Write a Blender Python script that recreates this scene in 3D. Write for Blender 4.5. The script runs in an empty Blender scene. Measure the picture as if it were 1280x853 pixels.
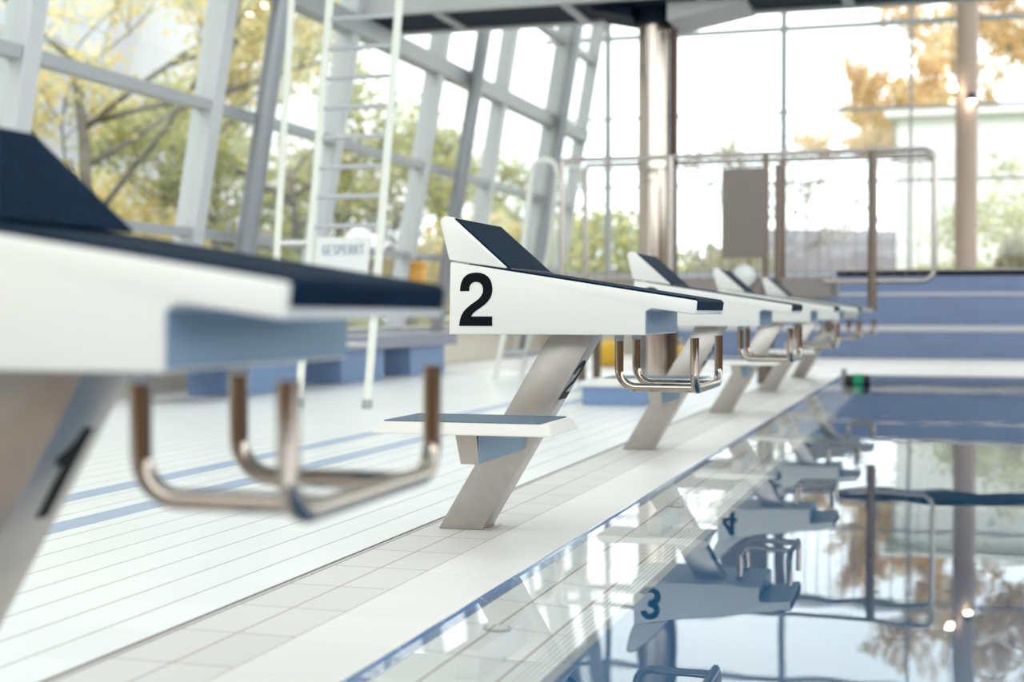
import bpy, bmesh, math, random
from mathutils import Vector, Matrix
random.seed(7)
scn = bpy.context.scene
C = scn.collection
PI = math.pi

# ------------------------------------------------------------------ materials
def mat(name, col, rough=.5, metal=0., **kw):
    m = bpy.data.materials.new(name); m.use_nodes = True
    nt = m.node_tree; b = nt.nodes['Principled BSDF']
    b.inputs['Base Color'].default_value = (*col, 1)
    b.inputs['Roughness'].default_value = rough
    b.inputs['Metallic'].default_value = metal
    if 'coat' in kw: b.inputs['Coat Weight'].default_value = kw['coat']
    if 'spec' in kw: b.inputs['Specular IOR Level'].default_value = kw['spec']
    if 'emit' in kw:
        b.inputs['Emission Color'].default_value = (*kw['emit'][0], 1)
        b.inputs['Emission Strength'].default_value = kw['emit'][1]
    noise = kw.get('noise')          # (scale, amount, bump)
    if noise:
        tc = nt.nodes.new('ShaderNodeTexCoord')
        n = nt.nodes.new('ShaderNodeTexNoise'); n.inputs['Scale'].default_value = noise[0]
        n.inputs['Detail'].default_value = 3
        nt.links.new(tc.outputs['Object'], n.inputs['Vector'])
        r = nt.nodes.new('ShaderNodeValToRGB')
        lo = [max(0, c*(1-noise[1])) for c in col]; hi = [min(1, c*(1+noise[1])) for c in col]
        r.color_ramp.elements[0].position = .3; r.color_ramp.elements[1].position = .7
        r.color_ramp.elements[0].color = (*lo, 1); r.color_ramp.elements[1].color = (*hi, 1)
        nt.links.new(n.outputs['Fac'], r.inputs['Fac']); nt.links.new(r.outputs['Color'], b.inputs['Base Color'])
        if noise[2]:
            bp = nt.nodes.new('ShaderNodeBump'); bp.inputs['Strength'].default_value = noise[2]
            bp.inputs['Distance'].default_value = .002
            nt.links.new(n.outputs['Fac'], bp.inputs['Height']); nt.links.new(bp.outputs['Normal'], b.inputs['Normal'])
    return m

def tiles(name, col, grout, sx, sy, ox=0., oy=0., gx=.004, gy=.004, rough=.35, gyc=None, axes='XY', vary=.03, ribs=None, knobs=None):
    """grid tiling in object space; joint widths gx (lines of constant first axis) and gy"""
    m = bpy.data.materials.new(name); m.use_nodes = True
    nt = m.node_tree; N = nt.nodes; L = nt.links
    b = N['Principled BSDF']; b.inputs['Roughness'].default_value = rough
    tc = N.new('ShaderNodeTexCoord'); sp = N.new('ShaderNodeSeparateXYZ'); L.new(tc.outputs['Object'], sp.inputs[0])
    def mth(op, a, c=None):
        n = N.new('ShaderNodeMath'); n.operation = op
        if isinstance(a, (int, float)): n.inputs[0].default_value = a
        else: L.new(a, n.inputs[0])
        if c is not None:
            if isinstance(c, (int, float)): n.inputs[1].default_value = c
            else: L.new(c, n.inputs[1])
        return n.outputs[0]
    def joint(ch, s, o, g):
        v = mth('DIVIDE', mth('SUBTRACT', ch, o), s)
        f = mth('FRACT', v)
        d = mth('ABSOLUTE', mth('SUBTRACT', f, .5))       # .5 at the joint
        return mth('GREATER_THAN', d, .5 - g/s/2), mth('FLOOR', v)
    ax, ay = sp.outputs[axes[0]], sp.outputs[axes[1]]
    jx, ix = joint(ax, sx, ox, gx); jy, iy = joint(ay, sy, oy, gy)
    wn = N.new('ShaderNodeTexWhiteNoise'); wn.noise_dimensions = '2D'
    cb = N.new('ShaderNodeCombineXYZ'); L.new(ix, cb.inputs[0]); L.new(iy, cb.inputs[1]); L.new(cb.outputs[0], wn.inputs['Vector'])
    mr = N.new('ShaderNodeMapRange'); mr.inputs['To Min'].default_value = 1-vary; mr.inputs['To Max'].default_value = 1+vary*.3
    L.new(wn.outputs['Value'], mr.inputs['Value'])
    base = N.new('ShaderNodeMixRGB'); base.blend_type = 'MULTIPLY'; base.inputs[0].default_value = 1
    base.inputs[1].default_value = (*col, 1)
    L.new(mr.outputs[0], base.inputs[2])
    m1 = N.new('ShaderNodeMixRGB'); L.new(jx, m1.inputs[0]); L.new(base.outputs[0], m1.inputs[1]); m1.inputs[2].default_value = (*grout, 1)
    m2 = N.new('ShaderNodeMixRGB'); L.new(jy, m2.inputs[0]); L.new(m1.outputs[0], m2.inputs[1]); m2.inputs[2].default_value = (*(gyc or grout), 1)
    out = m2.outputs[0]
    h = mth('SUBTRACT', 1., mth('MAXIMUM', jx, jy))
    if ribs:            # (period, axis letter, depth colour factor)
        w = mth('SINE', mth('MULTIPLY', sp.outputs[ribs[1]], 2*PI/ribs[0]))
        w2 = mth('GREATER_THAN', w, .55)
        m3 = N.new('ShaderNodeMixRGB'); m3.blend_type = 'MULTIPLY'; L.new(mth('MULTIPLY', w2, 1.0), m3.inputs[0])
        L.new(out, m3.inputs[1]); m3.inputs[2].default_value = (ribs[2],)*3 + (1,)
        out = m3.outputs[0]; h = mth('SUBTRACT', h, mth('MULTIPLY', w2, .6))
    if knobs:
        kx = mth('SINE', mth('MULTIPLY', sp.outputs['X'], 2*PI/knobs)); ky = mth('SINE', mth('MULTIPLY', sp.outputs['Y'], 2*PI/knobs))
        kk = mth('GREATER_THAN', mth('MULTIPLY', kx, ky), .3)
        m3 = N.new('ShaderNodeMixRGB'); m3.blend_type = 'MULTIPLY'; L.new(kk, m3.inputs[0])
        L.new(out, m3.inputs[1]); m3.inputs[2].default_value = (.9, .9, .9, 1)
        out = m3.outputs[0]; h = mth('ADD', h, mth('MULTIPLY', kk, .5))
    L.new(out, b.inputs['Base Color'])
    bp = N.new('ShaderNodeBump'); bp.inputs['Strength'].default_value = .4; bp.inputs['Distance'].default_value = .0015
    L.new(h, bp.inputs['Height']); L.new(bp.outputs['Normal'], b.inputs['Normal'])
    return m

M = {}
M['white'] = mat('white_plastic', (.82, .795, .745), .32, noise=(3, .015, 0))
M['step_white'] = mat('step_white', (.80, .77, .72), .4)
M['pad'] = mat('pad_navy', (.0015, .013, .033), .6, noise=(150, .95, .8), spec=.035)
M['step_pad'] = mat('step_mesh_pad', (.10, .15, .20), .6, noise=(360, .8, .8))
M['steel'] = mat('brushed_steel', (.50, .46, .43), .33, .85, noise=(25, .05, 0))
M['pool_blue_steel'] = mat('steel_pool_reflection', (.22, .32, .42), .35, .35)  # blue reflection of the pool put into the colour of pool-facing steel
M['chrome'] = mat('polished_chrome', (.44, .38, .33), .07, 1.)
M['rail_dark'] = mat('dark_plastic', (.012, .014, .02), .45)
M['slot'] = mat('slot_cover', (.55, .52, .50), .5)
M['slot_dark'] = mat('slot_gap', (.16, .13, .12), .6)
M['pipe'] = mat('brown_pipe', (.10, .055, .035), .4, .3)
M['digit'] = mat('black_digit', (.003, .004, .006), .5, spec=.1)
M['alu'] = mat('white_aluminium', (.60, .61, .62), .4, .1)
M['grey_steel'] = mat('grey_painted_steel', (.31, .32, .34), .3, .4)
M['grey_trim'] = mat('grey_trim', (.42, .43, .45), .4, .2)
M['ladder'] = mat('ladder_cream', (.86, .86, .78), .35)
M['rung'] = mat('ladder_rung', (.50, .50, .52), .35, .5)
M['col_steel'] = mat('column_stainless', (.62, .53, .46), .13, 1.)
M['copper_col'] = mat('column_warm', (.50, .38, .31), .45, .25)
M['rail_light'] = mat('railing_light', (.50, .45, .42), .25, .8)
M['rail_steel'] = mat('railing_steel', (.20, .15, .12), .35, .6)
M['panel'] = mat('brown_panel', (.20, .17, .15), .4, .5)
M['slab'] = mat('platform_slab', (.30, .26, .24), .6)
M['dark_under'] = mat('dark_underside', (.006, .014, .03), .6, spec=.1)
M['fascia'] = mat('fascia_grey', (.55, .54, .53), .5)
M['blue_box'] = mat('blue_box', (.20, .30, .50), .5)
M['lilac'] = mat('lilac_slab', (.30, .30, .37), .5)
M['cream'] = mat('cream_plaster', (.72, .66, .56), .7, noise=(2, .05, 0))
M['yellow'] = mat('yellow_float', (.85, .50, .04), .5)
M['orange'] = mat('orange_item', (.80, .42, .08), .5)
M['sign'] = mat('sign_white', (.82, .82, .80), .5)
M['sign_text'] = mat('sign_text', (.36, .41, .50), .5)
M['green'] = mat('green_float', (.0, .35, .16), .4)
M['ceil'] = mat('ceiling_white', (.62, .62, .62), .8)
M['wood'] = mat('timber_wall', (.38, .205, .105), .5, noise=(1.5, .3, 0))
M['bark'] = mat('bark', (.15, .13, .11), .9, noise=(8, .3, 0))
M['bulb'] = mat('lamp_bulb', (1, 1, 1), .5, emit=((1., .86, .66), 22))
M['roof'] = mat('slate_roof', (.13, .12, .135), .7, noise=(3, .15, 0))
M['house'] = mat('house_render', (.74, .73, .72), .8)
M['house_blue'] = mat('house_blue_grey', (.27, .33, .42), .8)
M['win_dark'] = mat('house_window', (.06, .08, .11), .2)
M['gravel'] = mat('pale_gravel', (.46, .44, .40), .9, noise=(6, .2, 0))
M['grass'] = mat('lawn_grass', (.17, .20, .07), .9, noise=(.7, .35, 0))

M['deck'] = tiles('deck_white_tiles', (.85, .86, .85), (.30, .22, .20), .1275, .25, -1.485, 0, .0045, .0012, .3, gyc=(.80, .80, .78))
M['knob'] = tiles('knob_tiles', (.71, .68, .65), (.34, .22, .17), .1275, .25, -1.21, .03, .004, .005, .5, gyc=(.44, .34, .29), knobs=.016)
M['ribbed'] = tiles('ribbed_edge_tiles', (.84, .81, .77), (.70, .64, .58), .25, .25, -1.21, 0, .003, .002, .4, ribs=(.022, 'Y', .80))
M['blue_tile'] = tiles('blue_edge_tile', (.06, .15, .32), (.40, .45, .5), .5, .25, -2, 0, .002, .004, .12)
M['stripe'] = tiles('blue_stripe_tile', (.36, .45, .62), (.60, .62, .66), .5, .25, -6, 0, .002, .003, .3)
M['beach'] = tiles('beach_tiles', (.82, .78, .74), (.24, .15, .11), .125, .25, -1.009, .05, .005, .005, .4, gyc=(.42, .34, .28))
M['beach_rib'] = tiles('beach_ribs', (.84, .81, .77), (.4, .36, .32), .5, .25, -6, .05, .002, .003, .4, ribs=(.011, 'X', .55))
M['basin'] = tiles('pool_blue_tiles', (.0015, .105, .235), (.006, .14, .28), .25, .25, 0, 0, .004, .004, .3)
M['tribune'] = tiles('blue_riser_tiles', (.20, .27, .45), (.27, .33, .5), .25, .1125, 0, 0, .003, .003, .25, axes='XZ', vary=.06)
M['nosing'] = mat('nosing_white', (.62, .62, .66), .5)
M['far_deck'] = mat('far_deck_white', (.62, .59, .57), .45)

def glass_mat(name, tint=(.97, .99, .98), ior=1.5):
    m = bpy.data.materials.new(name); m.use_nodes = True
    nt = m.node_tree; nt.nodes.clear()
    o = nt.nodes.new('ShaderNodeOutputMaterial'); mx = nt.nodes.new('ShaderNodeMixShader')
    t = nt.nodes.new('ShaderNodeBsdfTransparent'); t.inputs[0].default_value = (*tint, 1)
    g = nt.nodes.new('ShaderNodeBsdfGlossy'); g.inputs['Roughness'].default_value = .0
    # Schlick reflectance, the same from both sides of the sheet
    f = nt.nodes.new('ShaderNodeLayerWeight'); f.inputs['Blend'].default_value = .5
    f0 = ((ior-1)/(ior+1))**2
    pw = nt.nodes.new('ShaderNodeMath'); pw.operation = 'POWER'; pw.inputs[1].default_value = 5
    ma = nt.nodes.new('ShaderNodeMath'); ma.operation = 'MULTIPLY_ADD'; ma.inputs[1].default_value = 1-f0; ma.inputs[2].default_value = f0
    nt.links.new(f.outputs['Facing'], pw.inputs[0]); nt.links.new(pw.outputs[0], ma.inputs[0])
    nt.links.new(ma.outputs[0], mx.inputs[0]); nt.links.new(t.outputs[0], mx.inputs[1]); nt.links.new(g.outputs[0], mx.inputs[2])
    nt.links.new(mx.outputs[0], o.inputs[0])
    return m, g, f, nt
M['glass'] = glass_mat('window_glass')[0]
wm, wg, wf, wnt = glass_mat('pool_water', (.96, .985, .99), 1.48)
tc = wnt.nodes.new('ShaderNodeTexCoord'); mp = wnt.nodes.new('ShaderNodeMapping'); mp.inputs['Scale'].default_value = (2.2, 1.0, 1)
nz = wnt.nodes.new('ShaderNodeTexNoise'); nz.inputs['Scale'].default_value = 1.6; nz.inputs['Detail'].default_value = 2
bp = wnt.nodes.new('ShaderNodeBump'); bp.inputs['Strength'].default_value = .05; bp.inputs['Distance'].default_value = .02
wnt.links.new(tc.outputs['Object'], mp.inputs[0]); wnt.links.new(mp.outputs[0], nz.inputs['Vector'])
wnt.links.new(nz.outputs['Fac'], bp.inputs['Height']); wnt.links.new(bp.outputs[0], wg.inputs['Normal']); wnt.links.new(bp.outputs[0], wf.inputs['Normal'])
M['water'] = wm

def leaf_mat(name, c1, c2, c3):
    m = bpy.data.materials.new(name); m.use_nodes = True
    nt = m.node_tree; b = nt.nodes['Principled BSDF']; b.inputs['Roughness'].default_value = .7
    g = nt.nodes.new('ShaderNodeNewGeometry'); r = nt.nodes.new('ShaderNodeValToRGB')
    r.color_ramp.elements[0].color = (*c1, 1); r.color_ramp.elements[1].color = (*c3, 1)
    e = r.color_ramp.elements.new(.5); e.color = (*c2, 1)
    nt.links.new(g.outputs['Random Per Island'], r.inputs['Fac']); nt.links.new(r.outputs['Color'], b.inputs['Base Color'])
    t = nt.nodes.new('ShaderNodeBsdfTranslucent'); nt.links.new(r.outputs['Color'], t.inputs[0])
    mx = nt.nodes.new('ShaderNodeMixShader'); mx.inputs[0].default_value = .45
    nt.links.new(b.outputs[0], mx.inputs[1]); nt.links.new(t.outputs[0], mx.inputs[2])
    nt.links.new(mx.outputs[0], nt.nodes['Material Output'].inputs[0])
    return m
M['leaf_yellow'] = leaf_mat('leaves_yellow', (.46, .45, .26), (.74, .66, .34), (.80, .60, .28))
M['leaf_green'] = leaf_mat('leaves_green', (.26, .29, .16), (.42, .42, .18), (.56, .50, .18))
M['leaf_orange'] = leaf_mat('leaves_orange', (.66, .40, .20), (.74, .52, .26), (.56, .48, .22))
M['leaf_brown'] = leaf_mat('leaves_brown', (.30, .27, .20), (.42, .36, .25), (.34, .36, .22))

# ------------------------------------------------------------------ helpers
def link(o, parent=None):
    C.objects.link(o)
    if parent is not None: o.parent = parent
    return o

def obj(name, bm, material, parent=None, smooth=False, sharp=None):
    me = bpy.data.meshes.new(name)
    bmesh.ops.recalc_face_normals(bm, faces=bm.faces[:])
    bm.to_mesh(me); bm.free()
    me.materials.append(material)
    if smooth:
        me.polygons.foreach_set('use_smooth', [True]*len(me.polygons))
        if sharp: me.set_sharp_from_angle(angle=math.radians(sharp))
    return link(bpy.data.objects.new(name, me), parent)

def tag(o, label, cat, group=None, kind=None):
    if label: o['label'] = label
    if cat: o['category'] = cat
    if group: o['group'] = group
    if kind: o['kind'] = kind
    return o

def struct(o): o['kind'] = 'structure'; return o

def thing(name, label, cat, loc=(0, 0, 0), group=None):
    o = bpy.data.objects.new(name, None); o.empty_display_size = .1
    C.objects.link(o); o.location = loc
    return tag(o, label, cat, group)

def bx(bm, x0, x1, y0, y1, z0, z1, bev=0.):
    b2 = bmesh.new()
    r = bmesh.ops.create_cube(b2, size=1)
    bmesh.ops.scale(b2, vec=(x1-x0, y1-y0, z1-z0), verts=b2.verts)
    bmesh.ops.translate(b2, vec=((x0+x1)/2, (y0+y1)/2, (z0+z1)/2), verts=b2.verts)
    if bev: bmesh.ops.bevel(b2, geom=b2.edges[:], offset=bev, segments=2, affect='EDGES', profile=.6)
    merge(bm, b2); return bm

def merge(bm, b2):
    me = bpy.data.meshes.new('tmp'); b2.to_mesh(me); b2.free(); bm.from_mesh(me); bpy.data.meshes.remove(me)

def box(*a, **k): return bx(bmesh.new(), *a, **k)

def prism(pts, y0, y1, bev=0., seg=2, bm=None):
    """XZ outline extruded along Y"""
    b2 = bmesh.new()
    v0 = [b2.verts.new((x, y0, z)) for x, z in pts]; v1 = [b2.verts.new((x, y1, z)) for x, z in pts]
    n = len(pts)
    b2.faces.new(v0); b2.faces.new(v1[::-1])
    for i in range(n): b2.faces.new((v0[i], v0[(i+1) % n], v1[(i+1) % n], v1[i]))
    bmesh.ops.recalc_face_normals(b2, faces=b2.faces[:])
    if bev:
        bmesh.ops.bevel(b2, geom=b2.edges[:], offset=bev, segments=seg, affect='EDGES', profile=.5)
    bmesh.ops.triangulate(b2, faces=[f for f in b2.faces if len(f.verts) > 4])
    if bm is None: return b2
    merge(bm, b2); return bm

def fillet(path, r, n=6):
    pts = [Vector(p) for p in path]; out = [pts[0]]
    for i in range(1, len(pts)-1):
        a, b, c = pts[i-1], pts[i], pts[i+1]
        d0 = (a-b).normalized(); d1 = (c-b).normalized()
        ang = d0.angle(d1)
        if ang > PI-.02: out.append(b); continue
        t = min(r/math.tan(ang/2), (a-b).length*.49, (c-b).length*.49)
        rr = t*math.tan(ang/2)
        cen = b+(d0+d1).normalized()*(rr/math.sin(ang/2))
        p0 = b+d0*t; p1 = b+d1*t
        u = (p0-cen); w = (p1-cen); tot = u.angle(w)
        for k in range(n+1):
            s = k/n
            out.append(cen+(u*math.sin((1-s)*tot)+w*math.sin(s*tot))/math.sin(tot))
    out.append(pts[-1]); return out

def tube(bm, path, r, seg=12, fil=0., fn=6, r1=None):
    pts = fillet(path, fil, fn) if fil else [Vector(p) for p in path]
    n = len(pts)
    T = []
    for i in range(n):
        a = pts[max(i-1, 0)]; b = pts[min(i+1, n-1)]; T.append((b-a).normalized())
    N = T[0].orthogonal().normalized(); rings = []
    for i in range(n):
        N = (N-T[i]*N.dot(T[i])).normalized(); B = T[i].cross(N)
        rr = r if r1 is None else r+(r1-r)*i/(n-1)
        rings.append([bm.verts.new(pts[i]+(N*math.cos(2*PI*k/seg)+B*math.sin(2*PI*k/seg))*rr) for k in range(seg)])
    for i in range(n-1):
        for k in range(seg):
            bm.faces.new((rings[i][k], rings[i][(k+1) % seg], rings[i+1][(k+1) % seg], rings[i+1][k]))
    bm.faces.new(rings[0][::-1]); bm.faces.new(rings[-1])
    return bm

def pipe(*a, **k): return tube(bmesh.new(), *a, **k)

def cyl(bm, x, y, z0, z1, r, seg=48): return tube(bm, [(x, y, z0), (x, y, z1)], r, seg)

# ------------------------------------------------------------------ digits
def arc(cx, cy, rx, ry, a0, a1, n=18):
    return [(cx+rx*math.cos(math.radians(a0+(a1-a0)*i/n)), cy+ry*math.sin(math.radians(a0+(a1-a0)*i/n))) for i in range(n+1)]
TWO = [(170,360),(171,342),(175,325),(183,309),(194,298),(209,290),(224,287),(240,286),(258,288),(274,294),(288,304),(298,319),(303,335),(305,352),(303,369),(297,386),(286,401),(272,414),(255,426),(238,437),(225,447),(216,460),(304,460),(304,498),(166,498),(168,479),(174,459),(184,441),(198,427),(214,414),(232,402),(247,391),(258,379),(265,365),(266,350),(262,337),(254,328),(244,324),(234,323),(223,326),(214,333),(209,345),(208,360)]
TWO = [((x-235)/212, (498-y)/212) for x, y in TWO]
def stroke(path, w):
    L, R = [], []
    P = [Vector(p) for p in path]
    for i in range(len(P)):
        a = P[max(i-1, 0)]; b = P[min(i+1, len(P)-1)]; t = (b-a).normalized(); nn = Vector((-t.y, t.x))*w/2
        L.append(P[i]+nn); R.append(P[i]-nn)
    return [tuple(v) for v in L+R[::-1]]
W_ = .185
DIG = {
 1: [[(-.13,.72),(-.13,.60),(.02,.60),(.02,0),(.20,0),(.20,1),(.06,1),(.04,.90),(-.02,.80),(-.07,.74)]],
 2: [TWO],
 3: [stroke(arc(0,.71,.22,.20,170,-90),W_), stroke(arc(0,.29,.24,.20,90,-170),W_), stroke([(-.06,.51),(.03,.51)],.15)],
 4: [stroke([(.10,0),(.10,1)],W_), stroke([(-.33,.29),(.31,.29)],.16), stroke([(-.27,.30),(.08,.93)],.17)],
 5: [stroke([(-.22,.915),(.28,.915)],.17), stroke([(-.19,.97),(-.24,.50)],.16), stroke(arc(0,.32,.23,.235,140,-165),W_)],
 6: [stroke(arc(0,.30,.23,.21,0,360,30),W_), stroke([(-.23,.30),(-.235,.5),(-.19,.72),(-.09,.87),(.03,.91),(.12,.88),(.20,.78)],W_)],
}
def digit_mesh(d, size, thick=.0012):
    """digit lying in XZ, bottom centre at the origin, standing proud towards -Y"""
    bm = bmesh.new()
    for poly in DIG[d]:
        pts = [(x*size, z*size) for x, z in poly]
        prism(pts, -thick, .0004, bm=bm)
    return bm

# ------------------------------------------------------------------ starting block
# local frame: x as in the world (pool to +X), y=0 near side, z=0 deck. Width along Y.
BW = .475
def top_z(x): return .779-(x+1.342)*(.779-.667)/.705
def make_block():
    t = thing('starting_block', 'x', 'starting block')
    body = [(-1.342,.779),(-1.346,.573),(-.779,.573),(-.779,.638),(-.762,.646),(-.641,.629),(-.6375,.667)]
    obj('platform', prism(body, 0, BW, .004, 2), M['white'], t, True, 40)
    # foot pad lying on the sloping top and wrapping over the nose
    a, b_ = -1.20, -.6375
    pad = [(a, top_z(a)-.002), (a, top_z(a)+.005), (b_-.004, top_z(b_)+.006), (-.6335,.665), (-.6370,.641), (-.6405,.641), (-.6405,.664)]
    obj('platform_pad', prism(pad, .010, BW-.010, .001, 1), M['pad'], t)
    obj('front_panel', box(-.781, -.776, .004, BW-.004, .577, .640, bev=.0015), M['pool_blue_steel'], t)
    # wedge
    wd = [(-1.376,.892),(-1.3735,.901),(-1.367,.9075),(-1.359,.9095),(-1.350,.9085),(-1.337,.903),(-1.178,.7615),(-1.181,.7590),(-1.349,.7855)]
    w = obj('wedge', prism(wd, .012, BW-.012, .0025, 2), M['white'], t, True, 40)
    d = Vector((-1.170+1.337, .7560-.903)); nrm = Vector((-d.y, d.x)).normalized()
    p0 = Vector((-1.337,.903))+d*.01; p1 = Vector((-1.337,.903))+d*.985
    wp = [tuple(p0-nrm*.001), tuple(p0+nrm*.004), tuple(p1+nrm*.004), tuple(p1-nrm*.001)]
    obj('wedge_pad', prism(wp, .020, BW-.020, .001, 1), M['pad'], w)
    obj('slide_rail', prism([(-1.290,.7735),(-1.290,.768),(-1.165,.748),(-1.165,.7605)], .014, BW-.014), M['rail_dark'], t)
    # stanchion: slanting square box, near face at y=.116
    y0, y1 = .116, .221
    st = [(-1.420, 0), (-1.284, 0), (-.9465, .574), (-1.0795, .574)]
    obj('stanchion', prism(st, y0, y1, .003, 2), M['steel'], t, True, 40)
    obj('base_plate', box(-1.405, -1.262, y0+.006, y1+.010, 0, .004, .001), M['steel'], t)
    # side step with bracket
    s0, s1 = -.354, -.054
    stp = bmesh.new()
    lo = [(-1.437,s0),(-.949,s0),(-.949,s1),(-1.437,s1)]; hi = [(-1.416,s0+.006),(-.952,s0+.006),(-.972,s1-.014),(-1.416,s1-.014)]
    vb = [stp.verts.new((x,y,.319)) for x,y in lo]; vt = [stp.verts.new((x,y,.350)) for x,y in hi]
    stp.faces.new(vb[::-1]); stp.faces.new(vt)
    for A, B in ((vb, vt),):
        for i in range(4): stp.faces.new((A[i], A[(i+1)%4], B[(i+1)%4], B[i]))
    bmesh.ops.bevel(stp, geom=stp.edges[:], offset=.002, segments=2, affect='EDGES')
    sp_ = obj('side_step', stp, M['step_white'], t, True, 40)
    obj('step_pad', box(-1.408, -.982, s0+.016, s1-.018, .3485, .3530, .001), M['step_pad'], sp_)
    # bracket: sloping box from stanchion out to the near side
    b2 = bmesh.new()
    yy = (-.312, .118)
    near = [(-1.219,.3195),(-1.160,.3195),(-1.153,.240),(-1.203,.240)]
    far = [(-1.219,.3195),(-1.160,.3195),(-1.157,.236),(-1.203,.236)]
    v0 = [b2.verts.new((x,yy[0],z)) for x,z in near]; v1 = [b2.verts.new((x,yy[1],z)) for x,z in far]
    b2.faces.new(v0); b2.faces.new(v1[::-1])
    for i in range(4): b2.faces.new((v0[i], v0[(i+1)%4], v1[(i+1)%4], v1[i]))
    obj('step_bracket', b2, M['steel'], sp_)
    obj('bracket_reflection', box(-1.1555, -1.1525, -.311, .117, .2425, .3185), M['pool_blue_steel'], sp_)  # added thin plate, colours the bracket's pool side as if reflecting the water
    obj('bracket_bolt', pipe([(-1.159, -.10, .308), (-1.146, -.10, .308)], .008, 10), M['chrome'], sp_)
    # backstroke grip: U bar below the nose plus two J bars up into the platform
    r = .0125
    g = obj('backstroke_grip', pipe([(-.647, .022, .566), (-.647, .022, .424), (-.647, BW-.022, .424), (-.647, BW-.022, .566)], r, 16, .045, 8), M['chrome'], t, True, 60)
    for y in (.115, BW-.125):
        obj('grip_arm', pipe([(-.877, y, .580), (-.877, y, .424), (-.651, y, .424)], r, 16, .05, 8), M['chrome'], g, True, 60)
        obj('grip_sleeve', pipe([(-.877, y, .577), (-.877, y, .555)], r+.0015, 16), M['grey_trim'], g, True, 60)
    return t

def add_digits(t, n):
    o = obj('lane_number', digit_mesh(n, .151), M['digit'], t)
    o.location = (-1.2655, -.0002, .597)
    # on the slanting front face of the stanchion, facing the pool
    o2 = obj('stanchion_number', digit_mesh(n, .130), M['digit'], t)
    up = Vector((.3375, 0, .574)).normalized(); right = Vector((0, 1, 0)); outw = right.cross(up)   # out of the face
    if outw.x < 0: outw = -outw
    m = Matrix((right, -outw, up)).transposed().to_4x4()
    s = .385/.574
    m.translation = Vector((-1.284+.3375*s, .1685, .385)) + outw*.0003
    o2.matrix_local = m

proto = make_block()
LB = {
 1: 'out of focus starting block in the foreground, black number 1 on its stanchion',
 2: 'sharp white starting block with large black number 2 on its side',
 3: 'starting block right behind block 2, its 3 mirrored in the water',
 4: 'third sharpest starting block, its 4 mirrored in the water beyond the 3',
 5: 'small blurred starting block nearest in front of the diving platform',
 6: 'farthest starting block, hardly seen past the tips of the row',
}
def dup_block(src):
    r = src.copy(); C.objects.link(r)
    for ch in src.children:
        c = ch.copy(); C.objects.link(c); c.parent = r
        for g in ch.children:
            d = g.copy(); C.objects.link(d); d.parent = c
    return r
blocks = [proto]+[dup_block(proto) for _ in range(5)]
for i, b in enumerate(blocks):
    b.location = (0, 3.814+2.5*(i-1), 0)
    tag(b, LB[i+1], 'starting block', 'starting blocks along the pool edge')
    add_digits(b, i+1)
for ch in blocks[0].children:                        # the wedge of the first block is set further forward
    if ch.name.startswith('wedge'): ch.location = (.075, 0, -.010)

# ------------------------------------------------------------------ floor and pool
Y0, YE, YB = -3.0, 14.75, 21.6        # behind the camera, pool end, glass end wall
XL, XR = -6.0, 14.0
struct(obj('floor', box(XL-.1, -1.485, Y0, YE, -.2, 0), M['deck']))
struct(obj('trim_1', box(-1.485, -1.462, Y0, YE, -.2, -.0015), M['slot']))
b = box(-1.4835, -1.4805, Y0, YE, -.1, -.0005); bx(b, -1.4670, -1.4640, Y0, YE, -.1, -.0005)
struct(obj('trim_2', b, M['slot_dark']))
struct(obj('floor', box(-1.462, -1.21, Y0, YE, -.2, 0), M['knob']))
struct(obj('floor', box(-1.21, -.989, Y0, YE, -.2, 0), M['ribbed']))
bm = prism([(-.989, 0), (-.985, 0), (-.962, -.011), (-.962, -.2), (-.989, -.2)], Y0, YE)
struct(obj('trim_3', bm, M['blue_tile']))
struct(obj('floor', prism([(-.962, -.011), (-.745, -.024), (-.745, -.05), (-.962, -.05)], Y0, YE), M['beach']))
struct(obj('floor', prism([(-.745, -.024), (-.690, -.027), (-.690, -.05), (-.745, -.05)], Y0, YE), M['beach_rib']))
# two stripe rows inlaid in the deck
for k, x in enumerate((-2.50, -2.86)):
    struct(obj('trim_%d' % (4+k), box(x-.055, x+.055, Y0, YE, -.01, .0012), M['stripe']))
# basin
b = bmesh.new()
bx(b, -.70, XR, Y0, YE, -2.0, -1.8)
bx(b, -.80, -.695, Y0, YE, -1.8, -.05)
bx(b, -.70, XR, YE, YE+.1, -1.8, -.05)
struct(obj('pool_basin', b, M['basin']))
# water
b = bmesh.new()
NX = 2
vs = [b.verts.new(p) for p in ((-.9785, Y0, -.0035), (XR, Y0, -.0035), (XR, YE-.002, -.0035), (-.9785, YE-.002, -.0035))]
b.faces.new(vs)
w = obj('pool_water', b, M['water']); struct(w)
# far deck strip
struct(obj('floor', box(XL-.1, XR, YE, YB+.2, -.2, 0), M['far_deck']))
# lane float and its anchor at the far end of the row
t = thing('lane_anchor', 'small grey post with green and black float at the far pool corner', 'lane anchor', (0, 0, 0))
obj('post', pipe([(-.845, 12.9, -.03), (-.845, 12.9, .13)], .025, 14), M['grey_steel'], t, True, 40)
f = obj('float', pipe([(-.76, 12.9, .03), (-.68, 12.9, .03)], .058, 18), M['green'], t, True, 40)
obj('float_end', pipe([(-.83, 12.9, .03), (-.76, 12.9, .03)], .05, 18), M['rail_dark'], f, True, 40)
obj('float_end', pipe([(-.68, 12.9, .03), (-.62, 12.9, .03)], .05, 18), M['rail_dark'], f, True, 40)
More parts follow.
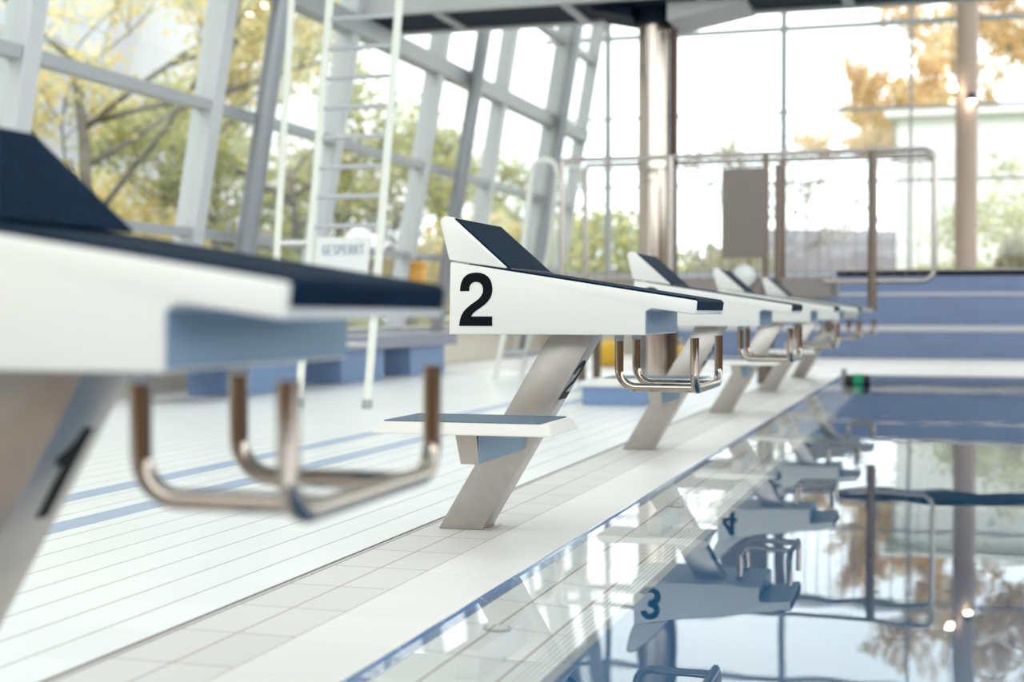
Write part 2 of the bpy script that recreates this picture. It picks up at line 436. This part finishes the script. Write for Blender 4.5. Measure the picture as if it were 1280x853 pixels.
# overflow nozzles on the submerged strip
for (x, y), lb in zip(((-.862, 2.30), (-.876, 2.78), (-.86, 4.72), (-.86, 7.2)), (
        'round drain cover nearest the camera in the submerged tile strip', 'second round drain cover in the submerged strip, beside the ribbed edge',
        'round drain cover in the submerged strip beyond block 2', 'far round drain cover in the submerged strip beside block 3')):
    z = -.011-(x+.962)*-.0599*-1
    z = -.011-.013*((x+.962)/.217)
    t = thing('drain_cover', lb, 'drain cover', (x, y, z-.002), 'drain covers in the submerged tile strip')
    obj('rim', cyl(bmesh.new(), 0, 0, 0, .005, .029, 28), M['grey_trim'], t, True, 40)
    obj('disc', cyl(bmesh.new(), 0, 0, .004, .0065, .022, 28), M['beach'], t, True, 40)

# ------------------------------------------------------------------ tribune (blue stepped seating) at the pool end
t = thing('seating_steps', 'blue tiled seating steps with white edges at the end of the pool', 'seating steps', (0, 0, 0))
zs = [0, .45, .90, 1.18]
for k in range(3):
    y0 = 20.07+.28*k
    obj('riser', box(-4.2, XR-.05, y0, 21.0, zs[k], zs[k+1]-.04), M['tribune'], t)
    obj('nosing', box(-4.2, XR-.05, y0-.02, 21.0, zs[k+1]-.04-(.04 if k == 0 else 0), zs[k+1], .006), M['nosing'], t)

# ------------------------------------------------------------------ left leaning facade
LEAN = .17
def fx(z): return -6.0+LEAN*z
ZT = 6.4
struct(obj('wall_left', box(-6.12, -5.98, Y0, YB, 0, .42), M['cream']))
struct(obj('trim_6', box(-6.14, -5.86, Y0, YB, .42, .46, .006), M['grey_trim']))
def lean_prism(y0, y1, z0, z1, d0, d1, bev=0):
    """box following the leaning glass plane, between offsets d0..d1 in X"""
    return prism([(fx(z0)+d0, z0), (fx(z0)+d1, z0), (fx(z1)+d1, z1), (fx(z1)+d0, z1)], y0, y1, bev)
n = 7
for k, z in enumerate((1.27, 2.27, 3.36, 4.5, 5.6)):
    th = (.035, .04, .085, .045, .05)[k]
    struct(obj('trim_%d' % n, lean_prism(Y0, YB, z-th, z+th, -.04, .07 if k != 2 else .12), M['grey_trim'])); n += 1
ys = [-1.83+2.4*k for k in range(10)]          # light fins
fins = []
for k, y in enumerate(ys):
    o = struct(obj('trim_%d' % n, lean_prism(y-.085, y+.085, .46, ZT, -.10, .09, .008), M['alu'])); n += 1
wn_ = 1
for y0, y1 in zip([Y0]+ys, ys+[YB]):
    if y1-y0 < .3: continue
    struct(obj('window_%d' % wn_, lean_prism(y0+.04, y1-.04, .46, ZT, -.012, .0), M['glass'])); wn_ += 1
for k, (y, lb) in enumerate(((5.9, 'leaning round grey steel post just left of the frame edge'), (10.72, 'nearest leaning round grey steel post before the left glass wall'),
        (15.75, 'leaning grey steel post behind the ladder, above the lilac bench'), (19.6, 'farthest leaning grey steel post by the corner of the glass walls'))):
    if k == 0: continue
    t = thing('steel_post', lb, 'post', (0, 0, 0), 'leaning posts of the left glass wall')
    d = .22
    obj('shaft', pipe([(fx(.0)+d, y, .0), (fx(ZT)+d, y, ZT)], .085, 28), M['grey_steel'], t, True, 40)
    obj('foot_plate', box(fx(0)+d-.14, fx(0)+d+.14, y-.14, y+.14, 0, .02, .004), M['grey_steel'], t)
struct(obj('trim_%d' % n, lean_prism(YB-.12, YB-.02, .46, ZT, -.10, .10, .008), M['alu'])); n += 1
# far glass wall
struct(obj('wall_back', box(-6.0, XR, YB-.05, YB+.1, 0, 1.2), M['cream']))
for z, th in ((1.22, .03), (2.56, .018), (3.62, .02), (4.86, .035), (6.2, .03)):
    struct(obj('trim_%d' % n, box(-6.0, XR, YB-.05, YB+.03, z-th, z+th), M['grey_trim'])); n += 1
xs = [-5.0, -2.31, -.48, 1.35, 3.2, 5.0, 6.8, 8.6, 10.4, 12.2]
for x in xs:
    w2 = .045 if x < -2 else .022
    struct(obj('trim_%d' % n, box(x-w2, x+w2, YB-.055, YB+.03, 1.2, ZT), M['grey_trim'])); n += 1
for x0, x1 in zip([-5.9]+xs, xs+[XR]):
    struct(obj('window_%d' % wn_, box(x0+.02, x1-.02, YB-.02, YB-.008, 1.22, ZT), M['glass'])); wn_ += 1
# unseen roof, its glazed strips added and sized to light the deck
b = bmesh.new()
yy = Y0
while yy < YB:                                       # solid bays between glazed roof strips
    bx(b, -6.3, XR, yy, min(yy+1.95, YB+.2), ZT, ZT+.2); yy += 2.6
struct(obj('ceiling', b, M['ceil']))
struct(obj('window_60', box(-6.3, XR, Y0, YB+.2, ZT+.21, ZT+.22), M['glass']))
# unseen wall behind the camera, added to tone down what the steel reflects
struct(obj('wall_front', box(-6.12, XR, Y0-.2, Y0, -.2, 2.4), M['cream']))
struct(obj('unseen_cladding_front', box(-6.0, XR-.05, Y0, Y0+.03, 0, 1.3), M['wood']))  # unseen timber cladding, added as the tan that the stanchions reflect
struct(obj('window_61', box(-6.0, XR, Y0-.12, Y0-.11, 2.4, ZT), M['glass']))
# unseen timber wall, glazed above, added for the copper reflection in the column
struct(obj('wall_right', box(XR, XR+.2, Y0-.2, YB+.2, -.2, 2.6), M['wood']))
struct(obj('window_62', box(XR+.1, XR+.11, Y0-.2, YB+.2, 2.6, ZT), M['glass']))

# ------------------------------------------------------------------ column, beam
t = thing('steel_column', 'shiny stainless round column standing behind the starting blocks', 'column', (0, 0, 0))
obj('shaft', cyl(bmesh.new(), -2.64, 13.3, 0, 3.46, .145, 56), M['col_steel'], t, True, 40)
obj('down_pipe', cyl(bmesh.new(), -2.452, 13.32, 0, 3.46, .042, 20), M['pipe'], t, True, 40)
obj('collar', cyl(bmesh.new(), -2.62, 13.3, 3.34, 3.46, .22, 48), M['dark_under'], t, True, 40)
obj('foot_ring', cyl(bmesh.new(), -2.64, 13.3, 0, .03, .18, 48), M['grey_steel'], t, True, 40)
g = prism([(-2.44, 3.30), (-1.72, 3.43), (-1.72, 3.47), (-2.44, 3.47)], 12.9, 13.6, .004)
obj('bracket', g, M['fascia'], t)
g = prism([(-2.78, 3.36), (-2.78, 3.46), (-3.15, 3.46), (-3.15, 3.44)], 12.9, 13.6, .004)
obj('bracket', g, M['dark_under'], t)
t = thing('gallery_beam', 'long grey beam with dark ribbed underside across the hall on the column', 'beam', (0, 0, 0))
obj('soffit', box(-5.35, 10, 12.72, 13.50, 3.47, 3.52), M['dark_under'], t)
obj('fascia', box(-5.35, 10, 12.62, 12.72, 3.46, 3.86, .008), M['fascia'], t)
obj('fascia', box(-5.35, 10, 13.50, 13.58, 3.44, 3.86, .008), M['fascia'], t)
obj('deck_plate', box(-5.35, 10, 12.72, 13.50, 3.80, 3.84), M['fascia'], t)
for k in range(12):
    x = -4.6+1.25*k
    obj('rib', box(x-.05, x+.05, 12.72, 13.50, 3.45, 3.475), M['grey_trim'], t)
t = thing('round_column', 'tall pinkish round column on the right behind the blue seating steps', 'column', (0, 0, 0))
obj('shaft', cyl(bmesh.new(), .29, 21.2, 0, ZT, .155, 48), M['copper_col'], t, True, 40)
obj('lamp_arm', box(.30, .40, 20.96, 21.06, 3.60, 3.70, .01), M['rail_dark'], t)
l = obj('lamp_bulb', pipe([(.35, 20.98, 3.56), (.35, 20.98, 3.60)], .05, 14), M['bulb'], t, True, 40)
l['label'] = 'lit spotlight bulb'
t = thing('ceiling_spot', 'bright little spotlight on a rod just left of the right column', 'spotlight', (0, 0, 0))
obj('rod', pipe([(.10, 20.9, ZT), (.10, 20.9, 3.80)], .008, 8), M['grey_steel'], t)
obj('bulb', pipe([(.10, 20.9, 3.74), (.10, 20.9, 3.81)], .05, 14), M['bulb'], t, True, 40)

# ------------------------------------------------------------------ ladder with GESPERRT sign
t = thing('ladder', 'tall cream leaning ladder with grey rungs before the left glass wall', 'ladder', (0, 0, 0))
k_ = .088; yb = 8.7; ky = .0
def lp(x, z): return (x+k_*z, yb, z)
for x in (-4.14, -3.645):
    obj('rail', pipe([lp(x, 0), lp(x, 3.9)], .028, 14), M['ladder'], t, True, 40)
    obj('rubber_foot', pipe([lp(x, 0), lp(x, .06)], .034, 14), M['grey_trim'], t, True, 40)
k = 0
z = .42
while z < 3.8:
    if z > 1.2 or z < .5: obj('rung', pipe([lp(-4.13, z), lp(-3.655, z)], .016, 12), M['rung'], t, True, 40)
    z += .272*.72
hr = obj('handrail', pipe([(-4.30, yb+.0, .95), (-4.10, yb, 3.9)], .024, 12), M['ladder'], t, True, 40)
for z in (1.1, 2.9): obj('handrail_bracket', pipe([(-4.30+.068*(z-.95), yb, z), lp(-4.14, z)], .012, 8), M['ladder'], t)
s = thing('closed_sign', 'white sign reading GESPERRT hung between the ladder rails', 'sign', (0, 0, 0))
z0, z1 = .80, 1.13
b = prism([(-4.085+k_*z0, z0), (-3.70+k_*z0, z0), (-3.70+k_*z1, z1), (-4.085+k_*z1, z1)], yb-.045, yb-.030, .002)
obj('board', b, M['sign'], s)
LET = {  # 3x5 stroke letters, polylines in a unit cell
 'G': [[(.62,.85),(.35,1),(.1,.8),(.1,.2),(.35,0),(.62,.15),(.62,.45),(.38,.45)]],
 'E': [[(.6,1),(.1,1),(.1,0),(.6,0)], [(.1,.5),(.5,.5)]],
 'S': [[(.6,.85),(.35,1),(.1,.85),(.12,.6),(.58,.4),(.6,.15),(.35,0),(.1,.15)]],
 'P': [[(.1,0),(.1,1),(.5,1),(.62,.75),(.5,.5),(.1,.5)]],
 'R': [[(.1,0),(.1,1),(.5,1),(.62,.75),(.5,.5),(.1,.5)], [(.35,.5),(.62,0)]],
 'T': [[(.05,1),(.65,1)], [(.35,1),(.35,0)]]}
b = bmesh.new(); hh = .062
for i, chh in enumerate('GESPERRT'):
    for pl in LET[chh]:
        tube(b, [(-4.03+i*.038+p[0]*.044+k_*1.02, yb-.046, 1.015+p[1]*hh) for p in pl], .0055, 6)
obj('lettering', b, M['sign_text'], s)

# ------------------------------------------------------------------ bench and deck furniture
t = thing('long_bench', 'long lilac slab bench on blue boxes along the left glass wall', 'bench', (0, 0, 0))
obj('seat_slab', box(-5.60, -5.02, 8.6, 14.5, .29, .42, .01), M['lilac'], t)
for y in (9.7, 11.55, 13.25):
    obj('support_box', box(-5.55, -5.08, y, y+1.0, 0, .29, .008), M['blue_box'], t)
t = thing('step_box', 'low blue box with white top on the deck behind block 2', 'box', (0, 0, 0))
obj('body', box(-2.36, -1.95, 9.42, 9.95, 0, .125, .006), M['blue_box'], t)
obj('lid', box(-2.38, -1.93, 9.40, 9.97, .125, .165, .008), M['sign'], t)
def lathe(prof, seg=24):
    b = bmesh.new(); rings = []
    for r, z in prof: rings.append([b.verts.new((r*math.cos(2*PI*k/seg), r*math.sin(2*PI*k/seg), z)) for k in range(seg)])
    for i in range(len(prof)-1):
        for k in range(seg): b.faces.new((rings[i][k], rings[i][(k+1)%seg], rings[i+1][(k+1)%seg], rings[i+1][k]))
    b.faces.new(rings[0][::-1]); b.faces.new(rings[-1]); return b
BUCK = [(.10,0),(.13,.03),(.15,.12),(.15,.2),(.12,.27),(.05,.30),(.02,.30)]
for (x, y, s_), lb in (((-3.72, 16.2, 1.0), 'yellow rounded float on the deck behind the stanchion of block 2'), ((-2.78, 15.4, .9), 'smaller yellow rounded float on the deck just right of the steel column')):
    t = thing('swim_float', lb, 'float', (x, y, 0), 'yellow floats on the far deck')
    o = obj('body', lathe([(r*s_, z*s_) for r, z in BUCK]), M['yellow'], t, True, 50)
    obj('grip_ring', pipe([(-.04, 0, .28), (-.04, 0, .34), (.04, 0, .34), (.04, 0, .28)], .008, 8, .02), M['yellow'], t)
t = thing('orange_case', 'small orange case on a window fin between ladder and block 2', 'case', (-5.64, 14.97, .90))
obj('body', box(-.09, .07, -.07, .07, 0, .24, .02), M['orange'], t)
obj('lid', box(-.10, .08, -.08, .08, .24, .30, .02), M['orange'], t)
obj('handle', pipe([(0, -.04, .29), (0, -.04, .33), (0, .04, .33), (0, .04, .29)], .01, 8, .02), M['rail_dark'], t)

# ------------------------------------------------------------------ diving platform
t = thing('diving_platform', 'low diving platform with tubular steel railings beyond the starting blocks', 'diving platform', (0, 0, 0))
yn, yf = 12.6, 13.75-.95+.7
yf = 13.5
obj('platform_slab', box(-3.45, -.93, yn, yf, .76, .94, .01), M['slab'], t)
for x in (-3.2, -1.55):
    for y in (yn+.15, yf-.15):
        obj('leg', pipe([(x, y, 0), (x, y, .77)], .04, 14), M['rail_steel'], t, True, 40)
for q, (y, zt) in enumerate(((yn, 2.02), (yf, 2.06))):
    lo = [(-.085, y, .90), (-.60, y, .90), (-1.0, y, .90)] if q == 0 else [(-.085, y, 1.2)]
    obj('guard_rail', pipe([(-3.35, y, zt), (-.085, y, zt)]+lo, .024, 14, .10, 7), M['rail_light'], t, True, 60)
    if q == 0: obj('mid_rail', pipe([(-3.35, y, zt-.10), (-.12, y, zt-.10)], .009, 10), M['rail_light'], t, True, 60)
    for x in ((-3.35, -2.35, -1.50, -1.395, -.592) if q == 0 else (-3.35, -1.45)):
        r = .040 if x > -.7 else .028
        obj('post', pipe([(x, y, .67 if x > -1 else .80), (x, y, zt-.1 if x == -1.395 else zt)], r, 14), M['rail_steel' if x > -2 else 'rail_light'], t, True, 60)
    if q == 0:
        for i in range(30):
            x = -3.25+i*.105
            if min(abs(x-p) for p in (-3.35, -2.35, -1.50, -1.395, -.592)) < .04: continue
            obj('baluster', pipe([(x, y, .91), (x, y, zt-.10)], .0045, 6), M['rail_light'], t, True, 60)
    obj('stair_rail', pipe([(-3.35, y, 1.75), (-3.42, y, zt), (-3.62, y, zt+.02), (-3.72, y, 1.25), (-4.0, y, 0)], .026, 12, .10, 7), M['ladder'], t, True, 60)
for z in (.25, .5, .72): obj('stair_tread', box(-3.98+.2*z-.0, -3.72+.2*z, yn, yf, z-.02, z+.02, .004), M['grey_trim'], t)
obj('back_board', box(-1.875, -1.50, yn-.05, yn-.028, 1.11, 1.90, .004), M['panel'], t)
t = thing('foot_bridge', 'narrow dark walkway slab spanning the pool from the diving platform', 'walkway', (0, 0, 0))
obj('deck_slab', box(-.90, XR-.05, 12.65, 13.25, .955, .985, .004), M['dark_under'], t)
obj('edge_rail', pipe([(-.90, 12.664, .993), (XR-.05, 12.664, .993)], .012, 10), M['chrome'], t, True, 60)
t = thing('round_float', 'white round ball hung on the platform edge behind block 4', 'ball', (-1.67, 12.47, .95))
b = bmesh.new(); bmesh.ops.create_uvsphere(b, u_segments=24, v_segments=14, radius=.10)
o = obj('ball', b, M['sign'], t, True); o.location = (0, 0, 0)
obj('hanging_loop', pipe([(0, .07, .05), (0, .115, .02)], .01, 8), M['grey_trim'], t)

# ------------------------------------------------------------------ outside
b = bmesh.new()
bx(b, -90, -6.2, -20, 120, -.3, -.12); bx(b, -6.2, 90, YB+.25, 120, -.3, -.12)
struct(obj('ground', b, M['grass']))
struct(obj('path', box(-9.5, -6.15, -20, 60, -.12, -.08), M['gravel']))

def tree(label, x, y, h, cr, leaf, nl, lsz, trunk_r=.16, base=.3, seed=1, name='autumn_tree', group='trees outside the glass walls', gaps=.5):
    rnd = random.Random(seed)
    t = thing(name, label, 'tree', (x, y, -.12), group)
    b = bmesh.new(); tips = []
    def branch(p, d, ln, r, lev):
        q = p; pts = [p]; dd = d
        for _ in range(3):
            dd = (dd+Vector((rnd.uniform(-.22,.22), rnd.uniform(-.22,.22), rnd.uniform(-.05,.16)))).normalized()
            q = q+dd*ln/3; pts.append(q)
        tube(b, pts, r if lev == 0 else r*.7, 6 if lev > 0 else 9, r1=r*.45)
        if lev >= 2: tips.extend(pts[1:])
        if lev < 4:
            for _ in range(3 if lev else 7):
                s = rnd.uniform(.22 if lev == 0 else .4, 1); j = min(2, int(s*3)); f = s*3-j
                st = pts[j].lerp(pts[j+1], f)
                a = rnd.uniform(0, 2*PI); sp = rnd.uniform(.5, 1.0)
                nd = (dd*(.45 if lev == 0 else 1)+Vector((math.cos(a)*sp, math.sin(a)*sp, rnd.uniform(-.25,.3)))).normalized()
                branch(st, nd, ln*rnd.uniform(.55,.75)*(cr/h*1.6 if lev == 0 else 1), r*.5, lev+1)
    branch(Vector((0, 0, 0)), Vector((0, 0, 1)), h*.62, trunk_r, 0)
    obj('trunk', b, M['bark'], t, True)
    b = bmesh.new()
    for _ in range(nl):
        p = rnd.choice(tips)+Vector([rnd.gauss(0, .22) for _ in range(3)])
        if p.z < base*h: continue
        s = lsz*rnd.uniform(.6, 1.3)
        u = Vector([rnd.gauss(0, 1) for _ in range(3)]).normalized(); v = u.orthogonal().normalized()
        b.faces.new([b.verts.new(p+u*s), b.verts.new(p+v*s*.7), b.verts.new(p-u*s), b.verts.new(p-v*s*.7)])
    obj('foliage', b, M[leaf], t)['kind'] = 'stuff'
    return t

tree('yellow autumn tree with dark trunk seen through the nearest left panes', -13.2, 20.2, 8.5, 5.0, 'leaf_yellow', 8500, .070, .15, .10, 3)
tree('sparse yellow tree cut by the left frame edge', -15.5, 13.5, 9.0, 4.5, 'leaf_yellow', 4500, .075, .15, .12, 5)
tree('olive green tree right of the dark trunked tree, behind the first steel post', -15.5, 28.5, 8, 3.4, 'leaf_green', 6500, .085, .15, .08, 8)
tree('yellow green tree seen between the first steel post and the ladder', -12.6, 26.5, 6.0, 2.6, 'leaf_green', 3500, .075, .12, .12, 11)
tree('green tree seen through the ladder rungs', -17.5, 40, 7.5, 3.4, 'leaf_brown', 3000, .085, .15, .1, 14)
tree('green tree seen between ladder and second steel post', -13.8, 38, 8.0, 2.4, 'leaf_green', 3500, .09, .14, .1, 17)
tree('dark green tree seen right of the second steel post', -16.0, 50, 9, 2.6, 'leaf_green', 4000, .10, .15, .1, 21)
tree('orange tree high behind the end glass wall, left of the right column', -1.3, 74, 14.8, 9.5, 'leaf_orange', 17000, .15, .16, .62, 24)
tree('orange green tree behind the end glass wall, right of the right column', 6.2, 60, 12.8, 9.0, 'leaf_orange', 15000, .15, .16, .60, 27)
tree('bare brownish tree low behind the end glass wall beside the steel column', -6.8, 56, 7, 4, 'leaf_brown', 1500, .10, .12, .2, 30)
tree('low green brown tree behind the right column', 1.7, 34, 3.0, 2.2, 'leaf_green', 1600, .08, .06, .1, 33)

def bush(label, x, y, r, hh, leaf, nl, lsz, seed):
    rnd = random.Random(seed)
    t = thing('bush', label, 'bush', (x, y, -.12), 'bushes outside the glass walls')
    b = bmesh.new()
    for k in range(7):
        a = rnd.uniform(0, 2*PI); tube(b, [(0, 0, 0), (math.cos(a)*r*.3, math.sin(a)*r*.3, hh*.5), (math.cos(a)*r*.6, math.sin(a)*r*.6, hh*.85)], .03, 6, r1=.008)
    obj('stems', b, M['bark'], t)
    b = bmesh.new()
    for _ in range(nl):
        d = Vector([rnd.gauss(0, 1) for _ in range(3)]).normalized()*rnd.uniform(.5, 1)
        p = Vector((d.x*r, d.y*r, hh*.5+d.z*hh*.5))
        if p.z < 0: continue
        s = lsz*rnd.uniform(.6, 1.3); u = Vector([rnd.gauss(0, 1) for _ in range(3)]).normalized(); v = u.orthogonal().normalized()
        b.faces.new([b.verts.new(p+u*s), b.verts.new(p+v*s*.7), b.verts.new(p-u*s), b.verts.new(p-v*s*.7)])
    obj('foliage', b, M[leaf], t)['kind'] = 'stuff'
bush('yellow green hedge bush behind the end wall, left of the steel column', -8.0, 33, 2.3, 3.3, 'leaf_green', 5000, .10, 40)
bush('olive bush behind the end wall, right beside the corner post', -10.9, 33, 2.0, 3.2, 'leaf_yellow', 3500, .10, 41)
bush('brown green bush behind the end wall right of the steel column', -6.1, 42, 1.9, 3.0, 'leaf_brown', 2600, .10, 42)
bush('low green bush under the right column', .2, 30, 1.5, 1.8, 'leaf_green', 2500, .08, 43)
bush('dark round bush right of the right column', 1.25, 28, .45, 2.2, 'leaf_brown', 2500, .06, 44)
bush('tall pale yellow hedge bush behind the dark trunked tree', -19.5, 29, 3.4, 4.2, 'leaf_yellow', 6500, .10, 50)
bush('tall olive hedge bush left of the dark trunked tree', -22.5, 24, 3.0, 3.6, 'leaf_brown', 4000, .10, 51)
bush('grey green hedge bush outside behind the ladder rungs', -19.0, 48.5, 2.4, 3.2, 'leaf_brown', 4000, .11, 52)
bush('low yellow green hedge outside the near left panes', -12.5, 17.0, 2.0, 1.9, 'leaf_green', 3500, .08, 45)
bush('low hedge outside behind the ladder', -11, 22.0, 2.0, 1.8, 'leaf_green', 3500, .08, 46)

def house(name, label, x0, x1, y0, y1, hw, hr, wall, wins, ridge='X', roof='roof'):
    t = thing(name, label, 'house', ((x0+x1)/2, (y0+y1)/2, -.12))
    cx, cy = (x0+x1)/2, (y0+y1)/2
    a, c_ = (x1-x0)/2, (y1-y0)/2
    b = bmesh.new(); bx(b, -a, a, -c_, c_, 0, hw)
    if ridge == 'Y': prism([(-a, hw), (a, hw), (0, hw+hr)], -c_, c_, bm=b)
    else:
        v = [b.verts.new(p) for p in ((-a,-c_,hw), (-a,c_,hw), (-a,0,hw+hr), (a,-c_,hw), (a,c_,hw), (a,0,hw+hr))]
        b.faces.new(v[:3]); b.faces.new(v[3:])
    obj('walls', b, M[wall], t)
    b = bmesh.new(); e = .35; th = .18
    if ridge == 'Y':
        for s in (-1, 1):
            v = [(s*(a+e), hw-e*hr/a), (0, hw+hr), (0, hw+hr+th), (s*(a+e), hw-e*hr/a+th)]
            prism(v, -c_-e, c_+e, bm=b)
    else:
        for s in (-1, 1):
            pts = [(s*(c_+e), hw-e*hr/c_), (0, hw+hr), (0, hw+hr+th), (s*(c_+e), hw-e*hr/c_+th)]
            v0 = [b.verts.new((-a-e, y, z)) for y, z in pts]; v1 = [b.verts.new((a+e, y, z)) for y, z in pts]
            b.faces.new(v0); b.faces.new(v1[::-1])
            for i in range(4): b.faces.new((v0[i], v0[(i+1)%4], v1[(i+1)%4], v1[i]))
    obj('roof', b, M[roof], t)
    for fx_, fz in wins:
        f = obj('window', box(fx_-.5, fx_+.5, -c_-.05, -c_+.02, fz, fz+1.2, .01), M['sign'], t)
        obj('pane', box(fx_-.42, fx_+.42, -c_-.06, -c_-.03, fz+.08, fz+1.12), M['win_dark'], f)
    return t
hv = house('village_house', 'house with grey roof and white gable behind the end glass wall', -8.6, -1.2, 58, 66, 1.5, 2.6, 'house', ((-1.8, .2), (1.2, .2)))
hv.rotation_euler.z = .55
house('garden_house', 'blue grey house low behind the dark trunked tree', -27, -20, 33, 39, 2.3, .7, 'house_blue', ((-2.5, .9), (0, .9), (2.5, .9)))
house('outbuilding', 'blue grey outbuilding seen between steel post and ladder', -26.5, -22.0, 42, 47, 2.6, .8, 'house_blue', ((-1, .8), (1, .8)))
house('white_hall', 'pale low hall at the right behind the round column', -1.3, 16, 42, 52, 6.3, .5, 'house', ((-5, 1.5), (-2.5, 1.5), (0, 1.5), (2.5, 1.5)), roof='house')

# ------------------------------------------------------------------ sky, camera
wd = bpy.data.worlds.new('overcast'); scn.world = wd; wd.use_nodes = True
nt = wd.node_tree; bg = nt.nodes['Background']
tc = nt.nodes.new('ShaderNodeTexCoord'); nz = nt.nodes.new('ShaderNodeTexNoise'); nz.inputs['Scale'].default_value = 2.2; nz.inputs['Detail'].default_value = 4
r = nt.nodes.new('ShaderNodeValToRGB'); r.color_ramp.elements[0].position = .3; r.color_ramp.elements[1].position = .65
r.color_ramp.elements[0].color = (.80, .90, .97, 1); r.color_ramp.elements[1].color = (1, .985, .97, 1)
nt.links.new(tc.outputs['Generated'], nz.inputs['Vector']); nt.links.new(nz.outputs['Fac'], r.inputs['Fac']); nt.links.new(r.outputs['Color'], bg.inputs['Color'])
# the overcast is dimmer low over the left horizon, brightest towards the end wall and overhead
sx = nt.nodes.new('ShaderNodeSeparateXYZ'); nt.links.new(tc.outputs['Generated'], sx.inputs[0])
def mr(sock, a, b_, c_, d_):
    n_ = nt.nodes.new('ShaderNodeMapRange'); n_.interpolation_type = 'SMOOTHSTEP'
    for i_, v_ in zip(('From Min', 'From Max', 'To Min', 'To Max'), (a, b_, c_, d_)): n_.inputs[i_].default_value = v_
    nt.links.new(sock, n_.inputs['Value']); return n_.outputs[0]
fa = mr(sx.outputs['X'], -.56, -.24, .62, 2.9); fz = mr(sx.outputs['Z'], .35, .75, 0, 1.0)
mxn = nt.nodes.new('ShaderNodeMix'); nt.links.new(fz, mxn.inputs[0]); nt.links.new(fa, mxn.inputs[2]); mxn.inputs[3].default_value = 3.2
nt.links.new(mxn.outputs[0], bg.inputs['Strength'])

F = 1778.; TH = math.atan(540/F); PH = math.atan(36.5/F)
cam = bpy.data.cameras.new('camera'); co = bpy.data.objects.new('camera', cam); C.objects.link(co)
cam.sensor_width = 36; cam.lens = F/1280*36
co.location = (0, 0, .637); co.rotation_euler = (PI/2-PH, 0, TH)
cam.clip_start = .05; cam.clip_end = 500
cam.dof.use_dof = True; cam.dof.focus_distance = 3.95; cam.dof.aperture_fstop = (cam.lens/1000)/.022
cam.dof.aperture_blades = 0
scn.camera = co
scn.view_settings.view_transform = 'Standard'; scn.view_settings.look = 'None'
scn.view_settings.exposure = .30; scn.view_settings.gamma = 1; scn.view_settings.use_curve_mapping = False
scn.cycles.max_bounces = 10; scn.cycles.transparent_max_bounces = 16; scn.cycles.glossy_bounces = 5
scn.cycles.caustics_reflective = False; scn.cycles.caustics_refractive = False
scn.cycles.sample_clamp_indirect = 8
scn.cycles.use_denoising = True
